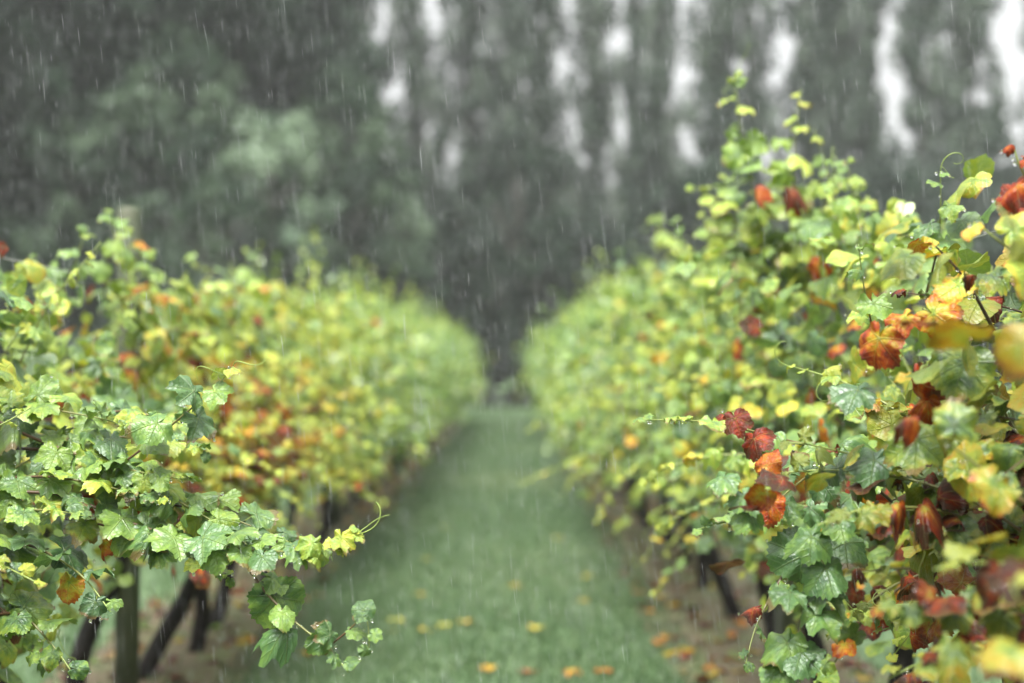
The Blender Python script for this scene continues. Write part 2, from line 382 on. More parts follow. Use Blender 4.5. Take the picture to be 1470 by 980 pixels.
# ------------------------------------------------------------------ vineyard rows
ROW_X = {-1: -1.36, 1: 1.05}
def htop(side, y):
    if side < 0: return lerp(y, [3, 4.4, 6, 8, 12, 20, 34], [1.46, 1.50, 1.56, 1.64, 1.78, 1.94, 2.06])
    return lerp(y, [1.5, 3, 5, 8, 14, 30], [1.46, 1.54, 1.72, 1.82, 1.92, 2.05])
def hbot(side, y): return lerp(y, [2, 5, 6, 15], [.50, .50, .54, .50])
def hwid(side, y): return lerp(y, [3, 8, 20, 34], [.34, .38, .46, .5])
def rv(s=1.0): return Vector((random.gauss(0, s), random.gauss(0, s), random.gauss(0, s)))
def autumn(side, p):
    """(mean, spread, chance of a red or orange leaf) of the leaf colour at a place in the rows"""
    x, y, h = p
    nn = mnoise.noise(Vector((x*1.6, y*1.3, h*1.8+side*7)))
    gate = 2.4 if nn > .22 else (1.0 if nn > 0 else .22)
    if side < 0:
        m, s, c = (.24, .08, .05)
        f = math.exp(-((y-5.8)/1.2)**2)*math.exp(-((h-.95)/.32)**2)
        if y > 3.6: m = .25
        m += .26*f
        if y > 7: m, s, c = .26+.12*math.exp(-((y-7.5)/2)**2), .07, .03
        if y > 11: m, s, c = .235, .05, .006
        c = c*gate+.24*f
        if h < .8 and y < 4.6: c += .08; m += .03
    else:
        m, s, c = (.27, .07, .03)
        if y < 4.8: m, s, c = .27, .09, .07
        if y < 2.75: m, s, c = .38, .12, .20
        if y > 9: m, s, c = .24, .05, .006
        c *= gate
        if h < 1.15 and y < 3.4: c += .34*min(1, (1.15-h)/.25); m += .05
        if h > 1.3 and y < 2.75: c *= .4
        if h > 1.6: m = max(.26, m-.03); c *= .3
    return m+.02+(.10 if y < 9 else .04)*nn, s, c
def leaf_data(side, p, young=0.0):
    m, s, c = autumn(side, p); u = random.random()
    if u < c: a = random.choice([.60, .66, .72, .80, .90, .96, 1.0]) if p[1] > 3.2 or p[2] > 1.2 else random.choice([.7, .86, .93, .97, 1.0, 1.0]); e = random.uniform(.1, .6)
    elif u < c+(.07 if p[1] < 8 else .02): a = random.uniform(.40, .54); e = random.uniform(.1, .5)
    else: a = random.gauss(m, s); e = random.uniform(0, .28)
    a = max(.04, min(.98, a))
    if young > .5: a = .36+.1*random.random(); e = 0
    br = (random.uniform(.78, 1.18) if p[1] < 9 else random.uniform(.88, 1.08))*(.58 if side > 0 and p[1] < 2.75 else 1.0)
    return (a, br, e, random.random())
TIPS = {}
def add_leaf(parent, base, node, normal, tip, size, data, curled=False, mesh=None, at=None):
    x, y, z = basis(normal, tip)
    me = mesh or (random.choice(CURLED) if curled else random.choice(LEAVES))
    o = bpy.data.objects.new('leaf', me); col.objects.link(o); o.parent = parent
    M3 = Matrix((x, y, z)).transposed()
    pos = (at if at is not None else node-M3 @ (PET*size))-base
    M4 = (M3 @ Matrix.Diagonal((size*random.uniform(.84, 1.12), size, size*random.uniform(.7, 1.6)))).to_4x4(); M4.translation = pos
    if node is not None and pos.y+base.y < 3.9 and random.random() < .4: TIPS.setdefault(tuple(base), []).append(pos+base+y*(size*1.08)-Vector((0, 0, .003)))
    o.matrix_basis = M4; o.color = data
    return o
def curve(pts, n):
    """smooth path through control points"""
    P = [pts[0]]+list(pts)+[pts[-1]]; out = []
    segs = len(pts)-1
    for i in range(n+1):
        t = i/n*segs; k = min(int(t), segs-1); u = t-k
        a, b, c, d = P[k], P[k+1], P[k+2], P[k+3]
        out.append(.5*((2*b)+(c-a)*u+(2*a-5*b+4*c-d)*u*u+(3*b-a-3*c+d)*u**3))
    return out
def cane_path(start, d, length, grav, n=14, wig=.10):
    p = start.copy(); d = d.normalized(); out = [p.copy()]; st = length/n
    for i in range(n):
        d = (d+Vector((0, 0, -grav*st))+rv(wig*.5)).normalized(); p = p+d*st; out.append(p.copy())
    return out
def grow(vine, base, side, pts, r0, leaf_s, spacing, outw, greenness=(0.1, .9), skip=0.12, young_from=.86, tendril=False, name='cane', fn=None, cap=None):
    """one cane with its leaves as children"""
    mb = MB(); L = [p-base for p in pts]; k = len(L)
    mb.tube(L, [r0*(1-.72*i/(k-1)) for i in range(k)], 6, greenness[0], greenness[1])
    tip = (pts[-1]-pts[-2]).normalized()
    if tendril:
        for q in range(2):
            st = pts[-1-2*q]-base; dd = (tip+rv(.5)).normalized(); tp = [st]; ax = rv(1).normalized()
            for i in range(14):
                dd = (Matrix.Rotation(.12+.035*i, 3, ax) @ dd).normalized(); tp.append(tp[-1]+dd*.0075)
            mb.tube(tp, [.0011*(1-.5*i/14) for i in range(15)], 4, .9, 1.0)
    o = link(name, mb.mesh('cane', [M_CANE]), vine)
    tot = sum((pts[i+1]-pts[i]).length for i in range(k-1)); s = tot*skip; i = 0; cnt = 0
    sgn = random.choice((-1, 1))
    while s < tot:
        t = s/tot; f = t*(k-1); a = min(int(f), k-2); u = f-a; node = pts[a].lerp(pts[a+1], u); d = (pts[a+1]-pts[a]).normalized()
        sd = d.cross(outw); sd = sd.normalized() if sd.length > .1 else Vector((0, 1, 0))
        nrm = outw*.5+Vector((0, -.18, .75))+rv(.42)
        tp = sd*sgn*.75+Vector((0, 0, -.55))+d*.25+outw*.25+rv(.3)
        yg = t > young_from
        size = leaf_s*(1.0-.72*max(0, (t-.45)/.55)**1.3)*random.uniform(.72, 1.12)
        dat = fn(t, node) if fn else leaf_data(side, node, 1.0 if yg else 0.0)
        curled = dat[0] > .78 and random.random() < .6 or random.random() < .05
        add_leaf(o, base, node, nrm, tp, max(size, .014), dat, curled)
        cnt += 1; sgn = -sgn; s += spacing*random.uniform(.75, 1.3)*(1-.45*max(0, t-.6)/.4)
        if cap and cnt >= cap: break
    return o, cnt
DROPS = {}; BASES = {}
def drops_on(vine, base, pts, n):
    DROPS.setdefault(vine.name, (vine, base, []))[2].extend(
        [random.choice(pts)+Vector((random.uniform(-.01, .01), random.uniform(-.01, .01), -.004)) for _ in range(n)])
def canopy_point(side, y0, y1, y_fill=None):
    y = random.uniform(y0, y1); ht, hb, hw = htop(side, y), hbot(side, y), hwid(side, y)
    t = random.random(); h = hb+(ht+.20*mnoise.noise(Vector((y*1.5, side*5.0, 0)))+.14*mnoise.noise(Vector((y*4.2, side*9.0, 0)))-hb)*t
    prof = (1-(2*abs(t-.46))**2.6*.62)*hw*(1+.26*math.sin(y*4.3+side+1.5*math.sin(h*3))*math.sin(h*6.1+y*1.7)+.15*math.sin(y*1.6+side*2))
    u = random.uniform(-1, 1); u = math.copysign(abs(u)**.6, u)
    return Vector((ROW_X[side]+u*prof, y, h)), u, t
def filler(side, y0, y1, n, size, base):
    items = []
    for _ in range(n):
        p, u, t = canopy_point(side, y0, y1)
        n_ = Vector((u*.8, -.2, .55))+rv(.45); tp = Vector((u*.4, random.gauss(0, .6), -.6))+rv(.3)
        x, yv, z = basis(n_, tp); d = leaf_data(side, p)
        items.append((tuple(p-base), tuple(x), tuple(yv), tuple(z), size*random.uniform(.65, 1.15), d))
    return items
def spikes(side, y0, y1, k, base, size, lo=.1, hi=.42):
    """leaves of the free shoots that stand above the canopy"""
    items = []
    for _ in range(k):
        y = random.uniform(y0, y1); p = Vector((ROW_X[side]+random.gauss(0, .18), y, htop(side, y)-.1)); L = random.uniform(lo, hi)
        d = (Vector((0, 0, 1))+rv(.25)).normalized(); m = int(L/.05)+2
        for i in range(m):
            q = p+d*(L*i/m)+rv(.025); x, yv, z = basis(rv(.6)+Vector((0, -.3, .5)), rv(.5)+Vector((0, 0, -.5)))
            items.append((tuple(q-base), tuple(x), tuple(yv), tuple(z), size*(1-.5*i/m), (random.uniform(.26, .42), random.uniform(.9, 1.2), .1, random.random())))
    return items
def shag(side, y0, y1, k, base, size, spacing=.05, both=True, reach=1.0):
    """leaves along free arching shoots, as plain items"""
    items = []
    for _ in range(k):
        y = random.uniform(y0, y1); ht, hb = htop(side, y), hbot(side, y)
        inn = -side if (not both or random.random() < .68) else side
        r_ = random.random()
        st = Vector((ROW_X[side]+random.gauss(0, .06), y, random.uniform(.75, ht-.35)))
        if r_ < .34: d = Vector((inn*random.uniform(.1, .6), random.gauss(0, .35), 1)); g = random.uniform(.2, 1.6); ln = (ht-st.z)*random.uniform(.95, 1.25)
        elif r_ < .8: d = Vector((inn*1.0, random.gauss(0, .45), random.uniform(.2, .9))); g = random.uniform(1.6, 4.0); ln = random.uniform(.45, .95)*reach
        else: d = Vector((inn*1.0, random.gauss(0, .45), random.uniform(-.4, .2))); g = random.uniform(1.5, 3.5); ln = random.uniform(.35, .65)*reach
        pts = cane_path(st, d, ln, g, n=max(4, int(ln/spacing)), wig=.16); m = len(pts); off = random.gauss(0, .05); cb = random.random()
        for i in range(1, m):
            p = pts[i]+rv(.022); t = i/m
            if p.z < hb-.05: continue
            nrm = Vector((inn*.45, -.15, .8))+rv(.5); tp = Vector((inn*.4, random.gauss(0, .7), -.6))+rv(.3)
            x, yv, z = basis(nrm, tp); dt = leaf_data(side, p)
            items.append((tuple(p-base), tuple(x), tuple(yv), tuple(z), size*random.uniform(.7, 1.15)*(1-.5*max(0, t-.5)), (max(.03, dt[0]+off) if dt[0] < .5 else dt[0], dt[1], dt[2], dt[3])))
    return items
def trunk(vine, base, side, lean, r=.030, hh=.78):
    mb = MB(); n = 12; pts = []; ph = random.uniform(0, 6)
    for i in range(n):
        t = i/(n-1); pts.append(Vector((lean[0]*t+.025*math.sin(t*6+ph), lean[1]*t+.03*math.sin(t*5+ph+1), -.03+hh*t)))
    mb.tube(pts, [r*(1.25-.35*i/(n-1)) for i in range(n)], 9, rough=.16)
    for s in (-1, 1):
        st = pts[-2]; arm = [st+Vector((.02*math.sin(q*2+ph), s*.52*q/6, .06*math.sin(q/6*2.2)+.02*math.sin(q*1.7+ph))) for q in range(7)]
        mb.tube(arm, [r*.72*(1-.45*q/6) for q in range(7)], 7, rough=.14)
    return link('trunk', mb.mesh('trunk', [M_BARK]), vine), base+pts[-1]

def near_vine(side, y, lean, label, shoots, fill, group=None, span=.5, leaf_s=.047, bx=None):
    base = Vector((ROW_X[side]+random.uniform(-.03, .03) if bx is None else bx, y, 0)); v = empty('grapevine', base)
    tag(v, label, 'grapevine', group)
    tr, head = trunk(v, base, side, lean)
    total = 0
    for i in range(shoots):
        yy = y+lean[1]+random.uniform(-span, span)
        st = Vector((head.x+random.gauss(0, .04), yy, head.z+random.uniform(-.05, .08)))
        inn = -side                                     # towards the alley
        r_ = random.random()
        ht = htop(side, yy)
        if r_ < .50: d = Vector((inn*random.uniform(.25, 1.0), random.gauss(-.05, .35), random.uniform(.6, 1.3))); g = random.uniform(.6, 2.2); ln = random.uniform(.55, .95)
        elif r_ < .72: d = Vector((inn*random.uniform(.5, 1.0), random.gauss(-.05, .35), random.uniform(0, .5))); g = random.uniform(1.5, 3.2); ln = random.uniform(.4, .72)
        else: d = Vector((random.uniform(-.5, .5), random.gauss(0, .3), 1.2)); g = random.uniform(0, .6); ln = random.uniform(.75, 1.05)
        ln *= (ht-.6)/1.1
        pts = cane_path(st, d, ln, g)
        if max(q.z for q in pts) > ht+.12: pts = [Vector((q.x, q.y, min(q.z, ht+.02+.25*(q.z-ht)))) if q.z > ht else q for q in pts]
        hb = hbot(side, yy)-.06
        pts = [Vector((q.x, q.y, max(q.z, hb+.3*(q.z-hb)))) if q.z < hb else q for q in pts]
        outw = Vector((inn*.9, -.25, .1)).normalized()
        o, c = grow(v, base, side, pts, .0042, leaf_s, .052, outw, tendril=(i % 4 == 0), cap=max(0, 296-total))
        total += c
        drops_on(v, base, pts, 3)
        if total >= 296: break
    if fill:
        items = filler(side, y-span, y+span, fill, leaf_s*.95, base)+shag(side, y-span, y+span, 24, base, leaf_s, .055, reach=.62)
        f = link('inner_foliage', mass_mesh('inner_foliage', items, M_LEAFF, FINE), v); f['kind'] = 'stuff'
    return v, base
LROW = 'the row with the mossy post'; RROW = 'the row of tall free shoots'
V = {}
def nv(key, side, y, lean, label, shoots=21, fill=260, **kw): V[key] = near_vine(side, y, lean, label, shoots, fill, **kw)
nv('L0', -1, 2.55, (.02, .1), 'green grapevine whose long leafy cane arches out low over the grass', span=.5, leaf_s=.050, shoots=11, fill=340)
nv('L1', -1, 3.6, (.03, .1), 'dense green vine between the arching cane and the mossy post', span=.5, leaf_s=.048)
nv('L2', -1, 5.0, (.24, .05), 'green vine with dark leaning trunk right beside the mossy post', span=.5, bx=-1.56)
nv('L3', -1, 5.57, (.26, .15), 'vine with orange and gold leaves, first one behind the mossy post', span=.42, bx=-1.43)
nv('L4', -1, 6.08, (.13, .1), 'orange-leaved vine with crooked trunk, second one behind the mossy post', span=.4, shoots=16)
nv('L5', -1, 6.65, (.03, .15), 'yellow and orange vine, third one behind the mossy post', span=.45)
nv('L6', -1, 7.8, (.02, .1), 'yellow-green vine just past the orange ones', span=.5)
nv('R0', 1, 1.75, (-.02, .1), 'autumn vine thick with red, orange and olive leaves', span=.5, leaf_s=.054, shoots=20, fill=200)
nv('R1', 1, 2.75, (-.02, .1), 'green and red mixed vine with pale leaves hanging on a drooping cane', span=.5, leaf_s=.052, shoots=20, fill=220)
nv('R2', 1, 4.1, (.12, .1), 'green and gold vine with thick dark trunk beside the autumn vine', span=.5, shoots=17, fill=320)
nv('R3', 1, 4.85, (-.03, .1), 'light green vine with two tall free shoots rising above the row', span=.5, shoots=14, fill=340)
nv('R4', 1, 5.95, (-.02, .1), 'light green vine standing right behind the tall free shoots', span=.5)
nv('R5', 1, 6.95, (-.16, .15), 'light green vine with dark trunk, second one past the tall free shoots', span=.5)
nv('R6', 1, 7.85, (-.12, .1), 'light green vine with dark trunk, third one past the tall free shoots', span=.5)

# ---------- the canes that stand out in the photograph
def P(lst): return [pix(*q) for q in lst]
def hero(key, pts, n=16, r0=.004, leaf_s=.055, spacing=.055, outw=None, fn=None, drops=10, **kw):
    v, base = V[key]; side = -1 if key[0] == 'L' else 1
    path = curve(P(pts), n)
    o, c = grow(v, base, side, path, r0, leaf_s, spacing, (outw or Vector((-side*.35, -.7, .35))).normalized(), fn=fn, **kw)
    drops_on(v, base, path, drops); return o
def green(lo, hi, e=.15):
    return lambda t, p: (random.uniform(lo, hi), random.uniform(.85, 1.15), random.uniform(0, e), random.random())
def fresh(t, p): return (random.uniform(.12, .27) if t < .75 else random.uniform(.30, .45), random.uniform(.9, 1.2), .05, random.random())
hero('L0', [(-120, 720, 2.75), (60, 705, 2.72), (200, 755, 2.68), (300, 780, 2.62), (400, 792, 2.58), (470, 780, 2.55), (520, 765, 2.55)], leaf_s=.050, spacing=.036, fn=fresh, tendril=True, skip=.05)
hero('L0', [(-60, 640, 2.85), (100, 650, 2.8), (200, 690, 2.74), (300, 745, 2.68), (380, 800, 2.62)], leaf_s=.050, spacing=.036, fn=green(.14, .34), skip=.05)
hero('L0', [(-90, 560, 2.9), (40, 625, 2.8), (150, 665, 2.75), (215, 680, 2.7), (280, 690, 2.66)], leaf_s=.048, spacing=.038, fn=green(.15, .36), skip=.05)
hero('L0', [(330, 770, 2.64), (370, 835, 2.6), (415, 885, 2.57), (470, 930, 2.54), (500, 965, 2.52)], r0=.0035, leaf_s=.046, spacing=.06, fn=green(.14, .3), skip=.25)
hero('L0', [(470, 930, 2.54), (500, 905, 2.53), (525, 885, 2.52), (530, 930, 2.5)], r0=.002, leaf_s=.034, spacing=.03, fn=green(.12, .26), skip=.1, n=10)
hero('L0', [(140, 690, 2.78), (210, 640, 2.72), (270, 590, 2.66), (310, 555, 2.62), (335, 525, 2.6)], r0=.0028, leaf_s=.046, spacing=.05, fn=fresh, tendril=True)
hero('L0', [(-40, 800, 2.8), (30, 780, 2.72), (110, 820, 2.66), (160, 880, 2.6)], leaf_s=.052, spacing=.045, fn=green(.05, .25), skip=.05)
hero('L0', [(-60, 900, 2.75), (20, 880, 2.7), (70, 920, 2.66), (110, 975, 2.62)], leaf_s=.052, spacing=.05, fn=green(.05, .3, .4), skip=.05)
for (x0_, y0_, x1_, y1_, d_) in ((-60, 600, 180, 610, 2.8), (-40, 690, 230, 720, 2.7), (40, 640, 300, 650, 2.78), (60, 740, 330, 830, 2.72), (-60, 760, 120, 740, 2.66), (100, 600, 290, 620, 2.9), (180, 720, 440, 790, 2.7), (-40, 850, 60, 950, 2.7)):
    hero('L0', [(x0_, y0_, d_+.08), (x0_*.6+x1_*.4, y0_*.6+y1_*.4-18, d_+.03), (x0_*.25+x1_*.75, y0_*.25+y1_*.75-12, d_), (x1_, y1_, d_-.05)], r0=.003, leaf_s=.044, spacing=.036, fn=green(.12, .40, .3), skip=.05, drops=6)
hero('L1', [(60, 480, 4.2), (90, 420, 4.15), (110, 370, 4.1), (125, 325, 4.1)], leaf_s=.056, spacing=.05, fn=green(.2, .36))
hero('L2', [(150, 430, 4.5), (155, 380, 4.45), (165, 340, 4.4), (150, 300, 4.4)], leaf_s=.056, spacing=.045, fn=green(.24, .36))
hero('L1', [(-30, 420, 4.0), (20, 390, 4.0), (50, 370, 4.0)], leaf_s=.056, spacing=.045, fn=green(.2, .34), n=10)
hero('L2', [(175, 440, 4.6), (185, 390, 4.55), (190, 350, 4.5), (178, 318, 4.5)], leaf_s=.05, spacing=.04, fn=lambda t, p: (random.choice([.26, .3, .34, .7]), 1, .2, random.random()), skip=.1)
hero('L2', [(215, 440, 4.8), (212, 400, 4.75), (200, 370, 4.7), (196, 345, 4.7)], leaf_s=.045, spacing=.04, fn=lambda t, p: (random.choice([.26, .3, .66, .34]), 1, .2, random.random()), skip=.1)
hero('L4', [(350, 450, 6.3), (352, 400, 6.3), (356, 360, 6.3)], leaf_s=.056, spacing=.05, fn=green(.22, .34), n=8)
# right
def rusty_tip(t, p): return (.93 if .5 < t < .66 else random.uniform(.2, .36), random.uniform(.9, 1.15), .25, random.random())
hero('R1', [(1280, 720, 2.75), (1200, 655, 2.66), (1130, 632, 2.6), (1050, 612, 2.55), (985, 603, 2.52), (915, 603, 2.5)], r0=.0034, leaf_s=.040, spacing=.058, fn=rusty_tip, skip=.1, drops=16)
hero('R1', [(1240, 640, 2.8), (1190, 665, 2.68), (1150, 690, 2.6), (1090, 735, 2.52), (1050, 720, 2.5)], r0=.003, leaf_s=.046, spacing=.055, fn=green(.1, .22), skip=.3)
hero('R1', [(1260, 720, 2.7), (1215, 760, 2.6), (1180, 810, 2.52), (1155, 870, 2.48), (1145, 940, 2.46), (1150, 990, 2.45)], r0=.0034, leaf_s=.074, spacing=.068, fn=green(.10, .22), skip=.1, outw=Vector((-.2, -1, .1)), young_from=1.1)
hero('R1', [(1150, 780, 2.85), (1110, 850, 2.8), (1085, 900, 2.76), (1070, 955, 2.72)], r0=.003, leaf_s=.036, spacing=.05, fn=lambda t, p: (.9 if .4 < t < .6 else random.uniform(.1, .25), 1, .2, random.random()))
hero('R1', [(1180, 720, 2.9), (1120, 740, 2.85), (1060, 745, 2.8), (1000, 760, 2.8)], r0=.003, leaf_s=.044, spacing=.05, fn=green(.14, .3))
hero('R3', [(1085, 420, 4.5), (1092, 330, 4.4), (1075, 240, 4.35), (1062, 170, 4.3), (1055, 108, 4.3)], leaf_s=.068, spacing=.055, fn=green(.22, .42), young_from=.92, skip=.1, tendril=True)
hero('R3', [(1130, 420, 4.5), (1150, 330, 4.4), (1140, 250, 4.3), (1142, 190, 4.3), (1150, 128, 4.3)], leaf_s=.068, spacing=.05, fn=green(.30, .44), young_from=.92, skip=.1)
hero('R3', [(1100, 400, 4.6), (1065, 330, 4.6), (1030, 290, 4.6), (990, 265, 4.6)], leaf_s=.058, spacing=.05, fn=green(.3, .4))
hero('R3', [(1160, 400, 4.3), (1180, 320, 4.3), (1190, 260, 4.3), (1168, 185, 4.3)], leaf_s=.066, spacing=.055, fn=green(.26, .4))
hero('R3', [(1060, 420, 4.7), (1080, 360, 4.6), (1110, 300, 4.5), (1125, 270, 4.5)], leaf_s=.06, spacing=.05, fn=green(.24, .4))
for (x_, y_, d_, h_) in ((1010, 300, 4.9, .10), (1040, 250, 4.6, .14), (1110, 230, 4.4, .16), (1180, 240, 4.2, .14), (1215, 230, 4.0, .12), (1250, 290, 3.8, .1), (970, 310, 5.2, .1), (1290, 300, 3.4, .1), (1150, 290, 4.2, .1), (1080, 310, 4.4, .1)):
    hero('R2' if d_ < 4.3 else 'R3', [(x_+25, y_+190, d_+.1), (x_+15, y_+120, d_+.05), (x_+random.uniform(-15, 15), y_+60, d_), (x_, y_, d_)], leaf_s=.054, spacing=.045, fn=green(.2, .40), skip=.05, drops=3, r0=.003)
hero('R5', [(1010, 420, 6.6), (985, 360, 6.6), (950, 330, 6.6), (940, 310, 6.6)], leaf_s=.07, spacing=.07, fn=green(.28, .4))
hero('R3', [(1215, 420, 3.9), (1205, 350, 3.85), (1200, 290, 3.8), (1195, 230, 3.8)], leaf_s=.058, spacing=.055, fn=green(.2, .34), tendril=True)
hero('R2', [(1330, 420, 3.0), (1345, 360, 2.95), (1350, 310, 2.9), (1350, 245, 2.88)], r0=.003, leaf_s=.050, spacing=.045, fn=green(.16, .32), tendril=True)
hero('R2', [(1260, 520, 2.9), (1250, 460, 2.85), (1240, 410, 2.8), (1232, 350, 2.78)], r0=.003, leaf_s=.045, spacing=.06, fn=green(.2, .4))
hero('R1', [(1470, 560, 2.5), (1430, 480, 2.45), (1385, 400, 2.42), (1335, 345, 2.4)], r0=.0048, leaf_s=.06, spacing=.075, fn=lambda t, p: (random.uniform(.38, .55), 1, .5, random.random()), greenness=(0, .1), young_from=1.2)
hero('R0', [(1560, 480, 2.2), (1500, 400, 2.2), (1440, 350, 2.2), (1400, 320, 2.2)], leaf_s=.06, spacing=.05, fn=lambda t, p: (random.uniform(.34, .56), 1.05, .35, random.random()))
hero('R0', [(1520, 330, 2.3), (1490, 280, 2.3), (1465, 240, 2.3), (1455, 210, 2.3)], leaf_s=.045, spacing=.05, fn=lambda t, p: (random.choice([.2, .85, .6]), 1, .2, random.random()))
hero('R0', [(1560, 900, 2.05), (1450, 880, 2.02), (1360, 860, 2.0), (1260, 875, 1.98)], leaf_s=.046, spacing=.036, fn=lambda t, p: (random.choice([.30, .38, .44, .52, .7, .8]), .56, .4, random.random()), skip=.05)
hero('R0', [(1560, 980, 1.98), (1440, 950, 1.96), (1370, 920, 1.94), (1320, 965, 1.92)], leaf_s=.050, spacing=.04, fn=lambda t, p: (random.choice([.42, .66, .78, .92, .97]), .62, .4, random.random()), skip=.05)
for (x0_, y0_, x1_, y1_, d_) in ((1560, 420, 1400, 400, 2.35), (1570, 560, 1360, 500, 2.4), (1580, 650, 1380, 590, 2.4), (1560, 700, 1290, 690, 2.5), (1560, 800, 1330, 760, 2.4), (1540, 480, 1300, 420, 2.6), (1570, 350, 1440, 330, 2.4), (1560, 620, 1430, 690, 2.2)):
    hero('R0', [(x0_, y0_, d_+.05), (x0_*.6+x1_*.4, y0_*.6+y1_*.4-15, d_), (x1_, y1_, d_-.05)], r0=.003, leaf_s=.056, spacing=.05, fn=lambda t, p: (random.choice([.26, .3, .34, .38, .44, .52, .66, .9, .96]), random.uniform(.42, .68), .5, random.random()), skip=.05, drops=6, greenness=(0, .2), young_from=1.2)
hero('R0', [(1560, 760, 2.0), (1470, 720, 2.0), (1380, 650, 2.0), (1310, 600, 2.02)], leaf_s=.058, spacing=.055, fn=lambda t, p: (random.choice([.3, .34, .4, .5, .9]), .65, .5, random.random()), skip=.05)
def hero_leaf(key, px, py, d, size, a, e=.2, br=1.0, tip=(0, 0, -1), nrm=(-.3, -.8, .35), curled=False, shape=None):
    v, base = V[key]; o = add_leaf(v, base, None, Vector(nrm)+rv(.12), Vector(tip)+rv(.15), size, (a, br, e, random.random()), curled, shape, at=pix(px, py, d))
    return o
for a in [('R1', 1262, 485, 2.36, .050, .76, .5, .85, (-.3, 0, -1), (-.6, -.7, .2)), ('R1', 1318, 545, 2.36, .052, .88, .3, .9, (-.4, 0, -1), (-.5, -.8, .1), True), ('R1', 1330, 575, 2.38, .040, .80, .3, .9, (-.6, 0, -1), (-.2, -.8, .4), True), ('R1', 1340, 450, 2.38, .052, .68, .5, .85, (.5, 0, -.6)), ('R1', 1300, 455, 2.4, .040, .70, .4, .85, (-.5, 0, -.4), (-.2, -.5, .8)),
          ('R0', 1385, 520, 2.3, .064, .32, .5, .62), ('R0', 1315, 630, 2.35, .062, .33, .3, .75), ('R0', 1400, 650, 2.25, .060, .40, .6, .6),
          ('R1', 1105, 720, 2.5, .040, .76, .3), ('R1', 1100, 668, 2.5, .034, .74, .1, .9, (.3, 0, .6)), ('R1', 1055, 600, 2.52, .036, .93, .1, 1, (.4, 0, -1)),
          ('R3', 1138, 275, 4.1, .055, .94, .1, 1, (.3, 0, -1), (-.3, -.8, .3), True), ('R3', 1086, 275, 4.1, .042, .80, .1, 1, (0, 0, -1), (-.8, -.4, .2), True),
          ('R0', 1462, 290, 2.3, .05, .86, .1, 1, (.3, 0, .5)), ('R1', 1232, 560, 2.4, .05, .10, .1, 1.1, (-.8, 0, -.3), (-.2, -.5, .9)), ('R1', 1255, 660, 2.42, .052, .09, .1, 1.1, (-.5, 0, -.8), (-.3, -.5, .8)),
          ('L0', 410, 905, 2.56, .048, .13, .1, 1.1, (-1, 0, -.3), (.2, -.4, .9), True), ('L0', 395, 855, 2.6, .062, .20, .2, 1.0, (.2, 0, -1), (.4, -.8, .3)), ('L0', 150, 780, 2.75, .032, .70, .3),
          ('L0', 100, 835, 2.7, .036, .60, .4), ('L0', 185, 740, 2.75, .034, .72, .3), ('L0', 490, 770, 2.54, .030, .44, .05)]:
    hero_leaf(*a)
for (x_, y_, s_, tp_) in ((1205, 745, .052, (-.5, 0, -1)), (1165, 770, .060, (-.8, 0, -.7)), (1185, 815, .062, (.3, 0, -1)), (1135, 850, .048, (-.7, 0, -.8)), (1178, 880, .054, (.5, 0, -1)), (1150, 935, .058, (-.2, 0, -1)), (1120, 955, .048, (-.8, 0, -.8)), (1040, 685, .044, (-.4, 0, -1)), (1068, 712, .046, (.2, 0, -1)), (1075, 738, .040, (-.3, 0, -1))):
    hero_leaf('R1', x_, y_, 2.43, s_*.86, random.uniform(.12, .22), .1, 1.12, tp_, (-.15, -.62, .75))

# ---------- further vines: foliage as one mass each
def far_vine(side, y, span, n, size, label, group):
    base = Vector((ROW_X[side]+random.uniform(-.04, .04), y, 0)); v = empty('grapevine', base); tag(v, label, 'grapevine', group)
    trunk(v, base, side, (random.uniform(-.06, .06), random.uniform(-.1, .2)))
    it = filler(side, y-span, y+span, n//3, size, base)+shag(side, y-span, y+span, int(n/13), base, size)+spikes(side, y-span, y+span, 6, base, size*.85, .1, .55)
    f = link('foliage', mass_mesh('foliage', it), v); f['kind'] = 'stuff'
for side, y0, lab, grp in ((-1, 8.8, 'pale green leafy vine farther along the row with the mossy post', 'far vines of '+LROW), (1, 8.85, 'pale green leafy vine farther along the row with the tall free shoots', 'far vines of '+RROW)):
    y = y0
    while y < 34:
        far_vine(side, y, .56, int(lerp(y, [9, 20, 34], [1250, 850, 560])), lerp(y, [9, 34], [.044, .058]), lab, grp); y += 1.02
# behind-the-camera continuation so that the rows do not end at the frame
for side, y in ((-1, 1.5), (-1, .5), (1, .7)):
    base = Vector((ROW_X[side], y, 0)); v = empty('grapevine', base)
    tag(v, 'green vine in the row with the mossy post, nearer than the arching cane' if side < 0 else 'autumn coloured vine nearer than the red and orange one', 'grapevine', 'nearest vines of '+(LROW if side < 0 else RROW))
    trunk(v, base, side, (0, .1)); f = link('foliage', mass_mesh('foliage', filler(side, y-.5, y+.45, 700, .06, base), M_LEAFF, FINE), v); f['kind'] = 'stuff'
# extra shoots above the near vines
for key in ('L2', 'L4', 'L5', 'L6', 'R2', 'R3', 'R5', 'R6'):
    v, base = V[key]; side = -1 if key[0] == 'L' else 1
    f = link('top_foliage', mass_mesh('top_foliage', spikes(side, base.y-.5, base.y+.5, 4, base, .05, .05, .25)), v); f['kind'] = 'stuff'

